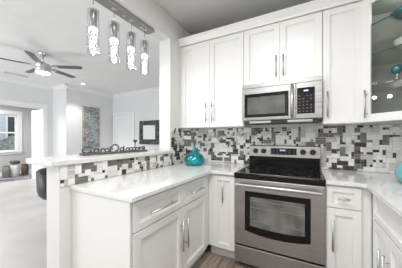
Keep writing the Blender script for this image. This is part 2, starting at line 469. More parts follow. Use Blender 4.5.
def mosaic(mb, org, ux, W, z0, z1, nrm, seed, soft=False):
    """cover the strip org + ux*[0,W] x [z0,z1] with random rectangular tiles standing 4 mm proud"""
    rnd = random.Random(seed); nu = int(round(W / TM)); nv = int(round((z1 - z0) / TM)); du = W / nu; dv = (z1 - z0) / nv
    used = [[0] * nv for _ in range(nu)]
    org = Vector(org); ux = Vector(ux); n = Vector(nrm); g = .0012
    sizes = [(4, 2), (4, 2), (2, 2), (2, 2), (2, 2), (2, 1), (1, 2), (2, 4), (4, 2), (3, 2), (2, 1), (1, 2), (1, 1), (1, 1), (1, 1), (4, 1), (1, 2)]
    names = ['t_white', 't_pale', 't_stripe', 't_mid', 't_dark']
    o0 = org + n * .001
    f = mb.quad([o0 + Vector((0, 0, z0)), o0 + ux * W + Vector((0, 0, z0)), o0 + ux * W + Vector((0, 0, z1)), o0 + Vector((0, 0, z1))], M['grout'])
    for j in range(nv):
        for i in range(nu):
            if used[i][j]: continue
            a, b_ = rnd.choice(sizes)
            if rnd.random() < .16: a, b_ = 1, 1
            b_ = min(b_, nv - j); a = min(a, nu - i)
            while any(used[i + p][j] for p in range(a)): a -= 1
            for p in range(a):
                for r in range(b_): used[i + p][j + r] = 1
            if a * b_ == 1: wts = (2, 2, .5, 1.5, 5)
            elif a * b_ >= 8: wts = (2.6, 1.6, 1.6, 3.2, 1.6)
            elif a * b_ >= 6: wts = (3.2, 2.2, 1.2, 1.6, 1.0)
            else: wts = (3.2, 2.2, 1.8, 1.4, 1.6)
            if soft: wts = (wts[0], wts[1], wts[2], wts[3] + wts[4] * .6, wts[4] * .25)
            m = M[rnd.choices(names, wts)[0]]
            A = org + ux * (i * du + g) + Vector((0, 0, z0 + j * dv + g)); B = A + ux * (a * du - 2 * g); Z = Vector((0, 0, b_ * dv - 2 * g))
            t = n * (.0045 + rnd.random() * .0012)
            lo = [A, B, B + Z, A + Z]; hi = [p + t for p in lo]
            k = mb.mi(m)
            lv = [mb.bm.verts.new(p) for p in lo]; hv = [mb.bm.verts.new(p) for p in hi]
            mb.bm.faces.new(hv).material_index = k
            for e in range(4): mb.bm.faces.new((lv[e], lv[(e + 1) % 4], hv[(e + 1) % 4], hv[e])).material_index = k


mb = MB(); mosaic(mb, (-.612, -.002, 0), (1, 0, 0), 2.29, .916, 1.384, (0, -1, 0), 3)
tag(mb.build('tile_backsplash'), 'grey and white mosaic tile backsplash behind the range and under the wall cabinets', 'backsplash')
mb = MB()
mosaic(mb, (XL + .002, -.528, 0), (0, 1, 0), .292, .916, 1.384, (1, 0, 0), 11)
s2 = 1 / math.sqrt(2)
L_ = math.hypot(.262, .235); ux = Vector((.262, .235, 0)) / L_; nn = Vector((.235, -.262, 0)) / L_
mosaic(mb, Vector((XL, -.235, 0)) + nn * .002, ux, L_, .916, 1.384, nn, 12)
tag(mb.build('tile_backsplash'), 'small mosaic tiles wrapping the corner behind the teal vase', 'backsplash')
mb = MB(); mosaic(mb, (XL + .002, -1.798, 0), (0, 1, 0), 1.268, .916, 1.061, (1, 0, 0), 24, True)
tag(mb.build('tile_backsplash'), 'low band of mosaic tile between the peninsula worktop and the raised bar', 'backsplash')

# ================================================================= CABINETS
CABS = {}


def front(name, x0, x1, z0, z1, parent, rail=.055, m=None, hollow=False):
    """shaker front on the local y=0 plane, facing -y"""
    m = m or M['cab']; mb = MB(); T = .02; g = .0015
    x0 += g; x1 -= g; z0 += g; z1 -= g
    mb.box(x0, x0 + rail, -T, 0, z0, z1, m); mb.box(x1 - rail, x1, -T, 0, z0, z1, m)
    mb.box(x0 + rail, x1 - rail, -T, 0, z0, z0 + rail, m); mb.box(x0 + rail, x1 - rail, -T, 0, z1 - rail, z1, m)
    if not hollow:
        a, b_, c, d = x0 + rail, x1 - rail, z0 + rail, z1 - rail
        mb.box(a, b_, -.005, 0, c, d, m)
        s_ = .008  # small stepped moulding inside the frame
        mb.box(a, a + s_, -.012, -.005, c, d, m); mb.box(b_ - s_, b_, -.012, -.005, c, d, m)
        mb.box(a + s_, b_ - s_, -.012, -.005, c, c + s_, m); mb.box(a + s_, b_ - s_, -.012, -.005, d - s_, d, m)
    return mb.build(name, parent, bevel=.0015, seg=1)


def vhandle(x, z0, z1, parent, y=-.02):
    mb = MB(); mb.tube((x, y - .03, z0), (x, y - .03, z1), .0072, M['nickel'])
    for z in (z0 + .035, z1 - .035): mb.tube((x, y, z), (x, y - .03, z), .005, M['nickel'], 8)
    return mb.build('handle', parent)


def hhandle(x0, x1, z, parent, y=-.02):
    mb = MB(); mb.tube((x0, y - .03, z), (x1, y - .03, z), .0072, M['nickel'])
    for x in (x0 + .03, x1 - .03): mb.tube((x, y, z), (x, y - .03, z), .005, M['nickel'], 8)
    return mb.build('handle', parent)


UZ0, UZ1 = 1.386, 2.485
# --- left wall cabinet
c = thing('wall_cabinet', 'tall white two door wall cabinet left of the microwave', 'cabinet', (-.872, -.31, 0))
mb = MB(); mb.box(0, .870, 0, .308, UZ0, UZ1, M['cab']); mb.box(0, .02, -.02, 0, UZ0, UZ1, M['cab'])
mb.build('body', c, bevel=.001)
d = front('door', .020, .438, UZ0 + .004, 2.47, c); vhandle(.398, 1.455, 1.69, d)
d = front('door', .438, .868, UZ0 + .004, 2.47, c); vhandle(.480, 1.455, 1.69, d)
# --- over microwave
c = thing('wall_cabinet', 'short white two door cabinet directly above the microwave', 'cabinet', (0, -.31, 0))
MB().box(0, .762, 0, .308, 1.836, UZ1, M['cab']).build('body', c, bevel=.001)
d = front('door', .002, .381, 1.842, 2.47, c); vhandle(.346, 1.90, 2.12, d)
d = front('door', .381, .760, 1.842, 2.47, c); vhandle(.416, 1.90, 2.12, d)
# --- right wall cabinet
c = thing('wall_cabinet', 'narrow single door white wall cabinet right of the microwave', 'cabinet', (.764, -.31, 0))
MB().box(0, .302, 0, .308, UZ0, UZ1, M['cab']).build('body', c, bevel=.001)
d = front('door', .003, .300, UZ0 + .004, 2.47, c); vhandle(.038, 1.455, 1.69, d)
# --- diagonal glass corner cabinet: front from (1.068,-.33) to (1.35,-.612)
DX, DY = 1.068, -.315
c = thing('glass_cabinet', 'corner wall cabinet with a clear glass door and glass shelves', 'cabinet', (DX, DY, 0), -PI / 4)
FW = .41  # face width


def loc2(x, y):  # world -> local of that empty
    dx, dy = x - DX, y - DY; a = PI / 4
    return (dx * math.cos(a) - dy * math.sin(a), dx * math.sin(a) + dy * math.cos(a))


P = [loc2(*p) for p in ((DX, DY), (DX + FW * s2, DY - FW * s2), (1.678, DY - FW * s2), (1.678, -.002), (DX, -.002))]
mb = MB()
mb.prism(P, UZ0, UZ0 + .03, 'z', M['cab_in']); mb.prism(P, UZ1 - .02, UZ1, 'z', M['cab_in'])
for i, t in ((1, .018), (4, .018)):
    a = Vector(P[i]); b_ = Vector(P[(i + 1) % 5])
    cen = sum((Vector(p) for p in P), Vector((0, 0))) / 5
    n2 = Vector((-(b_ - a).y, (b_ - a).x)).normalized()
    if (cen - a).dot(n2) < 0: n2 = -n2
    mb.prism([a, b_, b_ + n2 * t, a + n2 * t], UZ0 + .03, UZ1 - .02, 'z', M['cab_in'])
mb.build('body', c)
mb = MB()
for i, t in ((2, .01), (3, .01)):
    a = Vector(P[i]); b_ = Vector(P[(i + 1) % 5]); n2 = Vector((-(b_ - a).y, (b_ - a).x)).normalized()
    if (cen - a).dot(n2) < 0: n2 = -n2
    mb.prism([a, b_, b_ + n2 * t, a + n2 * t], UZ0 + .03, UZ1 - .02, 'z', M['cab_in'])
mb.build('back_panel', c)
cen = Vector((sum(p[0] for p in P) / 5, sum(p[1] for p in P) / 5))
PS = [tuple(cen + (Vector(p) - cen) * .93) for p in P]
SHELF = (1.695, 1.965, 2.225)
for z in SHELF:
    sh = MB().prism(PS, z, z + .006, 'z', M['glass_shelf']).build('glass_shelf', c)
    MB().prism([PS[0], PS[1], (PS[1][0], PS[1][1] - .003), (PS[0][0], PS[0][1] - .003)], z - .001, z + .007, 'z', M['glass_edge']).build('shelf_edge', sh)
d = front('door', .003, FW - .003, UZ0 + .004, 2.47, c, .068, hollow=True)
MB().box(.070, FW - .070, -.013, -.009, UZ0 + .071, 2.403, M['glass_door']).build('glass_pane', d)
vhandle(.050, 1.43, 1.665, d)
puck = MB().lathe([(0, UZ1 - .032), (.034, UZ1 - .032), (.036, UZ1 - .021), (0, UZ1 - .021)], M['trim'], (*loc2(1.42, -.26), 0), 24).build('puck_lamp', c)
pk = D.lights.new('puck_bulb', 'POINT'); pk.energy = .9; pk.shadow_soft_size = .05; pk.color = (1, .98, .93)
po = D.objects.new('puck_bulb', pk); COL.objects.link(po); po.location = (1.38, -.32, 2.40)
# next wall cabinet along the right wall (out of frame, carries the run on)
# crown over all wall cabinets
mb = MB()
prof = [(0, 2.475), (.014, 2.475), (.018, 2.492), (.048, 2.535), (.056, 2.54), (.056, 2.56), (0, 2.56)]
pts = [(-.872, -.331), (DX, -.331), (DX + FW * s2 - .01, -.331 - FW * s2 + .01), (1.678, -.331 - FW * s2 + .01)]
nrm = [Vector((0, -1)), Vector((-s2, -s2)), Vector((0, -1))]
off = []
for i, p in enumerate(pts):
    if i == 0: o_ = nrm[0]
    elif i == 3: o_ = nrm[2]
    else:
        n0, n1 = nrm[i - 1], nrm[i]; o_ = (n0 + n1) / (1 + n0.dot(n1))
    off.append(o_)
rows = [[mb.bm.verts.new((p[0] + o_.x * a, p[1] + o_.y * a, z)) for a, z in prof] for p, o_ in zip(pts, off)]
k = mb.mi(M['cab']); fs = []
for A, B in zip(rows, rows[1:]):
    for i in range(len(prof)): fs.append(mb.bm.faces.new((A[i], B[i], B[(i + 1) % len(prof)], A[(i + 1) % len(prof)])))
fs.append(mb.bm.faces.new(rows[0])); fs.append(mb.bm.faces.new(rows[-1][::-1]))
bmesh.ops.recalc_face_normals(mb.bm, faces=fs)
tag(mb.build('crown_moulding'), 'white crown moulding running along the tops of the wall cabinets', 'moulding')


def base_cab(label, loc, rz, w, dep, fill=(0, 0)):
    c = thing('base_cabinet', label, 'cabinet', loc, rz)
    MB().box(0, w, 0, dep, .11, .882, M['cab']).build('body', c, bevel=.001)
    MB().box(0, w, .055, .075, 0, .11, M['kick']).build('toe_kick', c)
    return c


# --- peninsula, fronts face +X: local x runs along +Y
PX = -.30
c = base_cab('white base cabinet at the near end of the peninsula, with side panel', (PX, -1.705, 0), PI / 2, .540, .572)
d = front('drawer', .012, .540, .685, .868, c, .045); hhandle(.13, .415, .772, d)
d = front('door', .012, .540, .118, .680, c); vhandle(.505, .34, .585, d)
MB().box(-.012, 0, -.012, .572, 0, .882, M['cab']).build('end_panel', c, bevel=.001)
c = base_cab('white base cabinet in the peninsula next to the inner corner', (PX, -1.163, 0), PI / 2, .535, .572)
d = front('drawer', .0, .437, .685, .868, c, .045); hhandle(.105, .345, .772, d)
d = front('door', .0, .437, .118, .680, c); vhandle(.035, .34, .585, d)
# --- narrow cabinet left of the range
c = base_cab('narrow white base cabinet between the peninsula corner and the range', (-.298, -.63, 0), 0, .296, .60)
d = front('door', .061, .294, .118, .868, c, .05); vhandle(.174, .60, .815, d)
# --- right of the range
c = base_cab('white base cabinet immediately right of the range', (.764, -.63, 0), 0, .294, .60)
d = front('drawer', .006, .232, .70, .868, c, .04); hhandle(.08, .155, .782, d)
d = front('door', .006, .232, .118, .695, c); vhandle(.046, .36, .60, d)
# --- sink base along the right wall, fronts face -X: local x runs along -Y
c = base_cab('white sink base cabinet on the right with paired doors', (1.06, -.64, 0), -PI / 2, 1.0, .60)
bo = c.children[0]; me_ = bo.data
mb = MB(); mb.box(0, 1, 0, .60, .11, .68, M['cab']); mb.box(0, 1, 0, .02, .68, .882, M['cab']); mb.box(0, 1, .58, .60, .68, .882, M['cab']); mb.box(0, .018, .02, .58, .68, .882, M['cab']); mb.box(.982, 1, .02, .58, .68, .882, M['cab'])
nb = mb.build('shell'); bo.data = nb.data; D.objects.remove(nb)
d = front('drawer_front', .085, .94, .69, .868, c, .04)
d = front('door', .085, .37, .118, .683, c); vhandle(.335, .33, .575, d)
d = front('door', .37, .65, .118, .683, c); vhandle(.405, .33, .575, d)
d = front('door', .65, .94, .118, .683, c); vhandle(.90, .33, .575, d)
c = base_cab('white base cabinet beyond the sink on the right', (1.06, -1.642, 0), -PI / 2, 1.2, .60)
d = front('door', .01, .6, .118, .868, c); d = front('door', .6, 1.19, .118, .868, c)

# ================================================================= WORKTOPS
ZC0, ZC1 = .884, .914


def poly(name, pts, z0, z1, m, label, cat, bevel=.004, hole=None):
    bm = bmesh.new(); vs = [bm.verts.new((x, y, z0)) for x, y in pts]
    es = [bm.edges.new((vs[i], vs[(i + 1) % len(vs)])) for i in range(len(vs))]
    if hole:
        hv = [bm.verts.new((x, y, z0)) for x, y in hole]; es += [bm.edges.new((hv[i], hv[(i + 1) % len(hv)])) for i in range(len(hv))]
    r = bmesh.ops.triangle_fill(bm, edges=es, use_beauty=True)
    fs = [g for g in r['geom'] if isinstance(g, bmesh.types.BMFace)]
    ex = bmesh.ops.extrude_face_region(bm, geom=fs)
    bmesh.ops.translate(bm, vec=(0, 0, z1 - z0), verts=[g for g in ex['geom'] if isinstance(g, bmesh.types.BMVert)])
    bmesh.ops.recalc_face_normals(bm, faces=bm.faces[:])
    me = D.meshes.new(name); bm.to_mesh(me); bm.free(); me.materials.append(m)
    o = D.objects.new(name, me); COL.objects.link(o)
    bv = o.modifiers.new('bevel', 'BEVEL'); bv.width = bevel; bv.segments = 2; bv.limit_method = 'ANGLE'
    tag(o, label, cat); return o


poly('worktop', [(XL + .008, -1.735), (-.252, -1.735), (-.252, -.674), (-.002, -.674), (-.002, -.008), (-.60, -.008), (XL + .008, -.245)], ZC0, ZC1, M['quartz'],
     'white quartz worktop running from the peninsula to the left of the range', 'worktop')
poly('worktop', [(.764, -.008), (.764, -.674), (.99, -.674), (1.012, -.69), (1.012, -2.9), (1.675, -2.9), (1.675, -.008)], ZC0, ZC1, M['quartz'],
     'white quartz worktop around the sink to the right of the range', 'worktop', hole=[(1.125, -.86), (1.53, -.86), (1.53, -1.5), (1.125, -1.5)])
mb = MB()
mb.box(1.127, 1.528, -1.498, -.862, .70, .704, M['sinkm'])
for a in ((1.127, 1.131, -1.498, -.862), (1.524, 1.528, -1.498, -.862), (1.131, 1.524, -1.498, -1.494), (1.131, 1.524, -.866, -.862)): mb.box(*a, .704, .896, M['sinkm'])
tag(mb.build('sink'), 'undermount steel sink in the right worktop', 'sink')
poly('bar_counter', [(-1.275, -1.76), (-1.27, -1.80), (-1.255, -1.832), (-1.23, -1.853), (-1.19, -1.86), (-.852, -1.86), (-.852, -.53), (XL, -.53), (XL, -.555), (XB, -.555), (XB, -.40), (-1.275, -.40)], 1.064, 1.102, M['quartz_bar'],
     'raised white quartz bar top on the half wall', 'bar top', bevel=.006)

# ================================================================= RANGE
R = thing('range', 'freestanding stainless steel electric range with black glass cooktop', 'oven', (.381, -.33, 0))
W2 = .378
mb = MB(); mb.box(-W2, W2, -.30, .32, .03, .865, M['darkmetal']); mb.build('body', R)
mb = MB(); mb.box(-W2, W2, -.355, .32, .866, .916, M['blackglass']); o = mb.build('cooktop', R, bevel=.005)
rim = MB(); rim.path([(-W2 + .012, -.34, .918), (W2 - .012, -.34, .918)], .003, M['steel'], 6); rim.build('trim_strip', o)
for x, y, r in ((-.19, -.20, .105), (.19, -.20, .085), (-.19, .10, .08), (.19, .10, .105)):
    mb = MB(); mb.lathe([(r, .9163), (r + .003, .9166), (r + .006, .9163)], M['burner'], (x, y, 0), 40); mb.build('burner_ring', o)
# door
mb = MB()
fy = -.345
# stainless door with the arched window cut as a darker inset laid 2 mm proud
mb.box(-W2, W2, fy, -.302, .228, .862, M['steel_d']); dd = mb.build('oven_door', R, bevel=.006)


def arch(mb, x0, x1, z0, z1, sag, y0, y1, m, top=0):
    n = 16; pts = []
    for i in range(n + 1):
        t = i / n; x = x0 + (x1 - x0) * t; pts.append((x, z0 - sag * (1 - (2 * t - 1) ** 2)))
    pts += [(x1, z1), (x0, z1)]
    mb.prism(pts, y0, y1, 'y', m)


mb = MB(); arch(mb, -.276, .276, .375, .75, .032, fy - .003, fy - .0002, M['blackglass']); fr_ = mb.build('window_frame', dd, bevel=.001)
mb = MB(); arch(mb, -.226, .232, .430, .70, .016, fy - .0045, fy - .0032, M['ovenglass']); wn_ = mb.build('window_glass', dd)
mb = MB()
for z in (.475, .60, .665):
    mb.box(-.215, .22, fy - .0058, fy - .0047, z, z + .004, M['rackwire'])
mb.build('oven_rack', dd)
mb = MB(); mb.tube((-.355, fy - .045, .812), (.355, fy - .045, .812), .0145, M['nickel'], 16)
for x in (-.34, .34): mb.box(x - .014, x + .014, fy - .045, fy, .80, .824, M['steel'])
mb.build('door_handle', dd, bevel=.002)
# drawer
mb = MB(); mb.box(-W2, W2, fy, -.302, .05, .213, M['steel_d']); mb.build('storage_drawer', R, bevel=.006)
for sx in (-1, 1):
    for y in (-.26, .28): MB().tube((sx * .34, y, 0), (sx * .34, y, .03), .018, M['blackplastic']).build('foot', R)
# backguard, leaning slightly
mb = MB(); mb.prism([(.225, .917), (.30, .917), (.30, 1.165), (.25, 1.165), (.232, 1.155), (.222, 1.04)], -W2, W2, 'x', M['steel'])
bgd = mb.build('backguard', R, bevel=.003)
mb = MB(); mb.prism([(.215, .9165), (.224, .9165), (.221, 1.036), (.212, 1.030)], -W2 + .004, W2 - .004, 'x', M['blackglass']); mb.build('black_trim', bgd)


def yf(z): return .222 + (z - 1.04) * (.010 / .115)


mb = MB(); mb.prism([(yf(1.062) - .003, 1.062), (yf(1.062) + .001, 1.062), (yf(1.136) + .001, 1.136), (yf(1.136) - .003, 1.136)], -.125, .150, 'x', M['blackglass']); dp = mb.build('display_panel', R)
mb = MB()
for i, x in enumerate((-.018, -.002, .014, .030)): mb.box(x - .005, x + .005, yf(1.11) - .0045, yf(1.11) - .003, 1.104, 1.122, M['digits'])
mb.build('clock_digits', dp)
for i in range(6):
    for j in range(3):
        if i in (2, 3) and j: continue
        x = -.10 + i * .043; z = 1.072 + j * .02
        MB().box(x, x + .014, yf(z) - .0045, yf(z) - .003, z, z + .005, M['button']).build('touch_button', dp)
for x in (-.300, -.205, .213, .308):
    mb = MB(); y = yf(1.10)
    mb.tube((x, y, 1.10), (x, y - .008, 1.10), .030, M['blackplastic'], 24); mb.tube((x, y - .008, 1.10), (x, y - .03, 1.10), .025, M['blackplastic'], 24, .021)
    mb.box(x - .004, x + .004, y - .036, y - .028, 1.078, 1.122, M['blackplastic'])
    mb.build('knob', bgd)

# ================================================================= MICROWAVE
Mw = thing('microwave', 'stainless steel over the range microwave with side control panel', 'microwave', (.378, -.20, 1.44))
mb = MB(); mb.box(-.379, .379, -.185, .198, 0, .393, M['steel']); mb.build('body', Mw, bevel=.002)
fy = -.205
mb = MB(); mb.box(-.379, .379, fy + .006, -.185, .352, .393, M['steel']); tg = mb.build('top_grille', Mw, bevel=.002)
mb = MB(); mb.box(-.379, .157, fy, -.185, .004, .350, M['steel']); dd = mb.build('door', Mw, bevel=.004)
MB().box(-.350, .092, fy - .002, fy - .0001, .036, .287, M['blackglass']).build('window_frame', dd, bevel=.001)
wg = MB().box(-.318, .058, fy - .0035, fy - .0021, .068, .25, M['mwglass']).build('window_glass', dd)
mb = MB(); mb.tube((.125, fy - .035, .02), (.125, fy - .035, .335), .014, M['nickel'], 16)
for z in (.035, .32): mb.box(.114, .136, fy - .035, fy, z - .012, z + .012, M['steel'])
mb.build('door_handle', dd)
mb = MB(); mb.tube((-.345, fy, .018), (-.345, fy - .003, .018), .012, M['chrome'], 20); mb.build('round_badge', dd)
mb = MB(); mb.box(.159, .379, fy, -.185, .004, .350, M['steel']); cp = mb.build('control_panel', Mw, bevel=.003)
pn = MB().box(.168, .318, fy - .003, fy - .0001, .05, .300, M['blackglass']).build('keypad_panel', Mw, bevel=.001)
MB().box(.225, .265, fy - .0042, fy - .0031, .262, .276, M['digits']).build('clock_display', pn)
for i in range(4):
    for j in range(6):
        if (i + j) % 7 == 6: continue
        x = .183 + i * .033; z = .068 + j * .030
        MB().box(x, x + .012, fy - .0042, fy - .0031, z, z + .007, M['button']).build('key', pn)
mb = MB(); mb.box(-.36, .36, -.17, .18, -.022, 0, M['darkmetal'])
mb.box(-.30, -.08, -.19, -.12, -.026, -.004, M['steel_d']); mb.box(.08, .30, -.19, -.12, -.026, -.004, M['steel_d'])
mb.build('vent_underside', Mw)

# ================================================================= OUTLETS
def plate(label, loc, rz, w_, h_, m):
    t = thing('wall_outlet', label, 'outlet', loc, rz)
    MB().box(-w_ / 2, w_ / 2, -.009, 0, -h_ / 2, h_ / 2, m).build('cover_plate', t, bevel=.002)
    n = 2 if w_ > .1 else 1
    for i in range(n):
        x = (i - (n - 1) / 2) * .05
        for z in ((-.02, .02) if h_ > .1 else (0,)): MB().box(x - .014, x + .014, -.0115, -.009, z - .012, z + .012, M['plate']).build('socket', t)
    return t


plate('pale grey double outlet plate on the mosaic wall behind the pale vase', (1.416, -.008, 1.205), 0, .12, .125, M['plate_g'])
plate('white outlet plate set sideways in the tile band by the jamb', (XL + .008, -.625, .995), PI / 2, .115, .065, M['plate'])

# ================================================================= VASES AND CABINET CONTENTS
t = thing('teal_vase', 'glossy teal teardrop vase on the worktop corner', 'vase', (-.632, -.36, .914))
mb = MB(); mb.lathe([(0, 0), (.085, 0), (.112, .012), (.130, .04), (.133, .07), (.122, .10), (.098, .128), (.068, .15), (.040, .172), (.022, .198), (.014, .225), (.012, .25), (.015, .268)], M['teal'], n=48)
mb.lathe([(.015, .268), (.011, .268), (.008, .24)], M['teal'], n=24)
mb.build('vase_body', t)
mb = MB(); mb.lathe([(.013, .268), (.020, .274), (.020, .280), (.009, .282), (0, .28)], M['sculpt'], n=20); mb.build('vase_stopper', t)
t = thing('pale_vase', 'pale turquoise rounded vase on the right worktop', 'vase', (1.335, -.55, .914))
mb = MB(); mb.lathe([(0, 0), (.06, 0), (.095, .018), (.118, .05), (.125, .085), (.118, .12), (.095, .155), (.062, .182), (.034, .205), (.024, .23), (.024, .27), (.03, .30)], M['teal_pale'], n=48)
mb.lathe([(.03, .30), (.024, .30), (.018, .26)], M['teal_pale'], n=24)
mb.build('vase_body', t)


def inC(px, py): return (px, py)


mb = MB(); mb.lathe([(0, 0), (.05, 0), (.055, .006), (.11, .045), (.145, .075), (.142, .078), (.10, .05), (.05, .012), (0, .01)], M['teal'], n=40)
o = mb.build('teal_bowl'); o.location = (1.40, -.30, SHELF[2] + .0065)
tag(o, 'shallow teal bowl on the top glass shelf of the corner cabinet', 'bowl')
mb = MB(); mb.lathe([(0, 0), (.045, 0), (.05, .008), (.10, .05), (.125, .10), (.121, .10), (.095, .052), (.045, .014), (0, .012)], M['trim'], n=40)
o = mb.build('white_bowl'); o.location = (1.40, -.30, SHELF[1] + .0065)
tag(o, 'white bowl on the middle glass shelf of the corner cabinet', 'bowl')
t = thing('teal_globe', 'small round teal ornament on the lowest glass shelf', 'ornament', (1.30, -.30, SHELF[0] + .0065))
mb = MB(); mb.lathe([(0, .095), (.022, .10), (.036, .113), (.042, .133), (.036, .153), (.022, .167), (0, .172)], M['teal'], n=32); mb.build('globe', t)
mb = MB(); mb.lathe([(0, 0), (.028, 0), (.028, .004), (.008, .012), (.006, .03), (.006, .08), (.014, .098), (0, .10)], M['chrome'], n=24); mb.build('stand', t)

# ================================================================= PENDANT RAIL
PXc = -.968
t = thing('pendant_canopy', 'long polished chrome ceiling rail holding the four pendants', 'light fixture', (PXc, -1.21, 2.5))
mb = MB(); pts = []
for cx_, cy_, a0 in ((.040, .40, 0), (-.040, .40, 90), (-.040, -.44, 180), (.040, -.44, 270)):
    for q in range(5):
        a = math.radians(a0 + q * 22.5); pts.append((cx_ + .02 * math.cos(a), cy_ + .02 * math.sin(a)))
mb.prism(pts, -.032, 0, 'z', M['steel']); mb.build('canopy_plate', t, bevel=.004)
for y in (-.30, -.02, .22):
    mb = MB(); mb.tube((0, y + .05, -.038), (0, y + .05, -.032), .012, M['chrome'], 16); mb.build('screw_cap', t)
PY = (-1.495, -1.289, -1.085, -.893)
pl = ('first glass cylinder pendant light, nearest the camera', 'second glass cylinder pendant light from the left', 'third glass cylinder pendant light from the left', 'fourth glass cylinder pendant light, nearest the jamb')
p0 = thing('pendant_light', pl[0], 'pendant light', (PXc, PY[0], 2.468), 0, 'pendant lights over the bar')
mb = MB(); mb.tube((0, 0, -.006), (0, 0, 0), .02, M['chrome'], 20); mb.tube((0, 0, -.16), (0, 0, -.006), .0035, M['chrome'], 8); mb.build('rod', p0)
mb = MB(); mb.lathe([(0, -.13), (.024, -.13), (.027, -.135), (.027, -.29), (.0, -.29)], M['steel'], n=28); sk = mb.build('socket_sleeve', p0)
mb = MB(); mb.lathe([(0, -.291), (.034, -.291), (.034, -.312), (0, -.312)], M['lamp_ring'], n=28); mb.build('lit_collar', p0)
mb = MB(); mb.lathe([(0, -.313), (.026, -.313), (.028, -.32), (.028, -.48), (.024, -.487), (0, -.487)], M['crystal'], n=28); mb.build('crystal_core', p0)
mb = MB(); mb.lathe([(.0440, -.505), (.0465, -.505), (.0465, -.135), (.0440, -.135)], M['glass'], n=40, close=True); mb.build('glass_cylinder', p0)
for y, lab in zip(PY[1:], pl[1:]): dup(p0, (PXc, y, 2.468), 0, lab)
for y in PY:
    l = D.lights.new('pendant_bulb', 'POINT'); l.energy = 1.6; l.shadow_soft_size = .03; l.color = (1, .96, .92)
    o = D.objects.new('pendant_bulb', l); COL.objects.link(o); o.location = (PXc, y, 1.93)

# ================================================================= CEILING FAN
F = thing('ceiling_fan', 'brushed metal five blade ceiling fan with round lit lens', 'ceiling fan', (-3.56, -.745, 2.78))
mb = MB(); mb.lathe([(0, 0), (.075, 0), (.072, -.02), (.045, -.055), (.02, -.062), (0, -.062)], M['chrome'], n=32); mb.build('canopy', F)
mb = MB(); mb.tube((0, 0, -.17), (0, 0, -.06), .013, M['chrome'], 12); mb.build('downrod', F)
mb = MB(); mb.lathe([(0, -.15), (.03, -.155), (.05, -.185), (.105, -.195), (.125, -.21), (.128, -.245), (.112, -.258), (.118, -.275), (.118, -.345), (.0, -.345)], M['nickel'], n=40); mb.build('motor_housing', F)
mb = MB(); mb.lathe([(.106, -.346), (.104, -.354), (.08, -.366), (.04, -.372), (0, -.374)], M['lamp_on'], n=40); mb.build('light_lens', F)
for k in range(5):
    a = math.radians(34 + 72 * k); rot = Matrix.Rotation(a, 4, 'Z') @ Matrix.Rotation(math.radians(-8), 4, 'X')
    mb = MB(); pts = [(.17, -.045), (.30, -.055), (.60, -.058), (.675, -.045), (.67, .0), (.64, .052), (.30, .052), (.17, .045)]
    mb.prism(pts, -.004, .004, 'z', M['blade']); bmesh.ops.transform(mb.bm, matrix=rot, verts=mb.bm.verts[:])
    bl = mb.build('blade', F); bl.location = (0, 0, -.235)
    mb = MB(); mb.box(.10, .22, -.016, .016, -.012, -.005, M['nickel']); mb.box(.20, .25, -.035, .035, -.010, -.005, M['nickel'])
    bmesh.ops.transform(mb.bm, matrix=rot, verts=mb.bm.verts[:]); mb.build('blade_bracket', bl)
l = D.lights.new('fan_bulb', 'POINT'); l.energy = 3; l.shadow_soft_size = .12
o = D.objects.new('fan_bulb', l); COL.objects.link(o); o.location = (-3.56, -.745, 2.28)

# recessed spot and vent
t = thing('recessed_downlight', 'small recessed ceiling downlight beside the art wall', 'ceiling light', (-4.87, .766, 2.78))
mb = MB(); mb.lathe([(.045, -.001), (.065, -.001), (.067, -.006), (.045, -.010)], M['trim'], n=32, close=True); mb.build('trim_ring', t)
mb = MB(); mb.lathe([(0, -.003), (.044, -.003), (.044, -.0045), (0, -.0045)], M['lamp_on'], n=32); mb.build('lamp_lens', t)
spot('downlight_beam', (-4.87, .766, 2.765), 70, 100, .7)
t = thing('ceiling_vent', 'slotted white air vent in the living room ceiling', 'vent', (-5.5, -.45, 2.78))
mb = MB(); mb.box(-.09, .09, -.24, -.225, -.008, 0, M['trim']); mb.box(-.09, .09, .225, .24, -.008, 0, M['trim']); mb.box(-.09, -.075, -.225, .225, -.008, 0, M['trim']); mb.box(.075, .09, -.225, .225, -.008, 0, M['trim'])
mb.build('vent_frame', t)
mb = MB()
for i in range(8): mb.box(-.07 + i * .019, -.062 + i * .019, -.225, .225, -.007, -.001, M['kick'])
mb.build('louvres', t)

# ================================================================= ART, MIRROR, SIGN
artm = noisy('art_weave', (.05, .05, .055), (.50, .49, .49), (22, 22, 26), .5, .2, detail=3, lo=.40, hi=.58, bump=.6, dist=2.5)
t = thing('wall_art', 'tall textured grey wall panel with teal accents on the living room wall', 'wall art', (-5.388, 1.33, .87))
MB().box(0, .03, -.28, .28, 0, 1.36, artm).build('panel', t, bevel=.004)
random.seed(9)
ring = MB()
tealp = mat('art_teal', (.06, .62, .55), .35); silv = mat('art_silver', (.72, .71, .71), .35, .3)
for i in range(6):
    for j in range(14):
        cy_ = -.235 + i * .094; cz_ = .05 + j * .097; r = .036 + random.random() * .012
        if random.random() < .2: continue
        pts = [(.034, cy_ + r * math.cos(a * PI / 5 + i), cz_ + r * (.6 + .5 * ((i + j) % 2)) * math.sin(a * PI / 5 + i)) for a in range(8)]
        ring.path(pts, .008, silv, 5)
ring.build('silver_scrolls', t)
for j in range(16):
    for i in range(2):
        if random.random() < .25: continue
        cy_ = -.02 + i * .09 + random.uniform(-.06, .06); cz_ = .14 + j * .072
        MB().prism([(cy_ - .018, cz_ - .008), (cy_ + .012, cz_ - .020), (cy_ + .02, cz_ + .010), (cy_ - .008, cz_ + .020)], .030, .044, 'x', tealp).build('teal_piece', t)

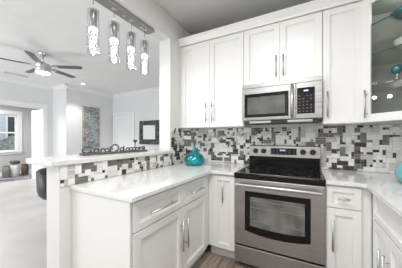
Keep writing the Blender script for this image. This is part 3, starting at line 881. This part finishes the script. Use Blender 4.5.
mirm = noisy('black_mosaic', (.012, .012, .013), (.26, .26, .27), (38, 38, 38), .25, .2, detail=2, lo=.52, hi=.66)
t = thing('framed_picture', 'square picture in a wide black mosaic frame on the far wall', 'picture', (-3.68, 2.128, 1.43))
o2, i2, h2 = .40, .255, .37
mb = MB()
mb.box(-o2, -i2, -.04, 0, -h2, h2, mirm); mb.box(i2, o2, -.04, 0, -h2, h2, mirm); mb.box(-i2, i2, -.04, 0, .225, h2, mirm); mb.box(-i2, i2, -.04, 0, -h2, -.215, mirm)
mb.build('frame', t, bevel=.005)
pic = noisy('pale_print', (.66, .67, .68), (.84, .85, .86), (9, 9, 9), .5, detail=6, lo=.30, hi=.42)
MB().box(-i2, i2, -.018, 0, -.215, .225, pic).build('print', t)

# cut-out word sign on the bar: pewter letter shapes on a low base
ang = math.atan2(-.853 + 1.513, -1.016 + 1.085)
Ln = .70
t = thing('word_sign', 'grey metal cut-out word sign with a heart standing on the bar top', 'sign', (-1.088, -1.525, 1.102), ang)
mb = MB(); mb.box(0, Ln, -.035, .035, 0, .020, M['signbase']); mb.build('base', t, bevel=.003)


def arc(cx_, cz_, r, a0, a1, n=14, sx=1.0): return [(cx_ + sx * r * math.cos(math.radians(a0 + (a1 - a0) * i / n)), 0, cz_ + r * math.sin(math.radians(a0 + (a1 - a0) * i / n))) for i in range(n + 1)]


LT = [
    [arc(.045, .052, .036, 40, 340), [(.081, 0, .055), (.083, 0, .02), (.1, 0, .02)]],
    [arc(.13, .038, .022, 0, 360), [(.152, 0, .06), (.154, 0, .016)]],
    [[(.175, 0, .016), (.175, 0, .06)], arc(.195, .042, .018, 180, 20)],
    [arc(.235, .038, .022, 0, 360)],
    [[(.268, 0, .014), (.268, 0, .085)]],
    [arc(.318, .072, .036, -20, 200), [(.284, 0, .062), (.292, 0, .045)], [(.352, 0, .06), (.348, 0, .03), (.32, 0, .022)]],
    [arc(.392, .04, .022, 0, 360), [(.414, 0, .085), (.416, 0, .014)]],
    [arc(.462, .036, .020, 30, 330)],
    [arc(.502, .036, .020, 30, 330)],
    [arc(.540, .036, .020, 0, 350)],
    [[(.566, 0, .014), (.566, 0, .058)], arc(.582, .04, .016, 180, 0), [(.598, 0, .04), (.598, 0, .014)]],
    [[(.618, 0, .07), (.618, 0, .014)], [(.606, 0, .052), (.632, 0, .052)]],
    [arc(.660, .05, .014, 20, 250), arc(.660, .026, .013, 90, -160)],
    [[(.682, 0, .014), (.682, 0, .068)]],
]
for strokes in LT:
    mb = MB()
    for s_ in strokes: mb.path([(p[0], p[1], .018 + (p[2] - .014) * .74) for p in s_], .0068, M['sculpt'], 8)
    mb.build('letter', t)
mb = MB(); mb.tube((.556, 0, .05), (.556, 0, .10), .004, M['sculpt'], 8)
hp = []
for i in range(24):
    a = 2 * PI * i / 24; hp.append((.556 + .0012 * 16 * math.sin(a) ** 3 * 1.15, .118 + .0014 * (13 * math.cos(a) - 5 * math.cos(2 * a) - 2 * math.cos(3 * a) - math.cos(4 * a))))
mb.prism(hp, -.005, .005, 'y', M['sculpt']); mb.build('heart', t)

# ================================================================= BAR STOOL
t = thing('bar_stool', 'dark low backed bucket bar stool tucked under the raised bar', 'bar stool', (-1.41, -1.535, 0))
mb = MB(); mb.lathe([(0, 0), (.17, 0), (.175, .008), (.16, .016), (.03, .03), (.028, .05), (0, .05)], M['chrome'], n=40); mb.build('base_plate', t)
mb = MB(); mb.tube((0, 0, .04), (0, 0, .700), .026, M['chrome'], 20); mb.build('pedestal', t)
mb = MB(); mb.tube((.02, 0, .30), (.12, 0, .30), .009, M['chrome'], 10); mb.tube((.12, -.06, .30), (.12, .06, .30), .010, M['chrome'], 10); mb.build('footrest', t)
mb = MB(); mb.lathe([(0, .700), (.08, .702), (.115, .724), (.135, .75), (.125, .772), (0, .778)], M['cushion_g'], n=40); mb.build('seat', t)
# bucket shell wrapping round the back (-X side) and the sides
mb = MB(); kk = mb.mi(M['leather']); n = 28; rows = []
for i in range(n + 1):
    a = math.radians(55 + 250 * i / n)
    edge = abs(i / n - .5) * 2
    top = .972 - .04 * edge ** 3
    ro = .165
    rows.append([mb.bm.verts.new((r * math.cos(a), r * math.sin(a), z)) for r, z in ((.09, .700), (ro - .04, .712), (ro - .01, .745), (ro, .79), (ro + .006, top - .01), (ro - .006, top), (ro - .02, top - .01), (ro - .018, .77), (.11, .722))])
fs = []
for A, B in zip(rows, rows[1:]):
    for q in range(9): fs.append(mb.bm.faces.new((A[q], B[q], B[(q + 1) % 9], A[(q + 1) % 9])))
fs.append(mb.bm.faces.new(rows[0])); fs.append(mb.bm.faces.new(rows[-1][::-1]))
for f_ in fs: f_.material_index = kk; f_.smooth = True
bmesh.ops.recalc_face_normals(mb.bm, faces=fs)
mb.build('backrest', t)

# ================================================================= FAR ROOM FURNITURE
tag(MB().box(-8.1, -6.9, -1.2, .58, 0, .012, M['rugm']).build('rug', bevel=.004), 'dark plum and grey rug on the far room floor', 'rug')
t = thing('pouf', 'round white pouf between two woven baskets in the far room', 'pouf', (-7.75, .27, .012))
mb = MB(); mb.lathe([(0, 0), (.10, 0), (.115, .03), (.125, .14), (.12, .28), (.105, .36), (.05, .39), (0, .395)], M['fabric_w'], n=32); mb.build('pouf_body', t)
for (y, mm, lab) in ((.035, M['rattan_g'], 'greyish woven basket left of the white pouf'), (.50, M['rattan'], 'brown woven basket right of the white pouf')):
    t = thing('woven_basket', lab, 'basket', (-7.66, y, .012), 0, 'woven baskets in the far room')
    mb = MB(); mb.lathe([(0, 0), (.07, 0), (.085, .02), (.10, .2), (.085, .36), (.078, .36), (.09, .2), (.075, .03), (0, .02)], mm, n=28); mb.build('basket_body', t)
    mb = MB(); mb.path([(.083 * math.cos(a * PI / 12), .083 * math.sin(a * PI / 12), .365) for a in range(24)], .009, mm, 8, True); mb.build('rim', t)
bm_ = MB(); random.seed(2)
bm_.lathe([(0, 0), (.10, 0), (.125, .02), (.10, .04), (.13, .06), (.12, .09), (.10, .10), (.03, .12), (0, .12)], M['fabric_d'], n=18)
for v in bm_.bm.verts: v.co += Vector((random.uniform(-.012, .012), random.uniform(-.015, .015), random.uniform(-.003, .006)))
o = bm_.build('folded_throw'); o.location = (-7.75, .27, .412); tag(o, 'dark grey crumpled throw lying on the white pouf', 'throw')
t = thing('side_chair', 'black chair partly hidden behind the open white door', 'chair', (-7.35, .86, .0), .0)
MB().box(-.2, .2, -.2, .2, .40, .45, M['leather']).build('seat', t, bevel=.01)
mb = MB(); mb.prism([(-.20, .45), (-.16, .45), (-.20, .80), (-.23, .80)], -.2, .2, 'y', M['leather']) ; mb.build('backrest', t, bevel=.005)
for x in (-.18, .18):
    for y in (-.18, .18): MB().tube((x * 1.05, y * 1.05, 0), (x, y, .40), .014, M['leather'], 10).build('leg', t)
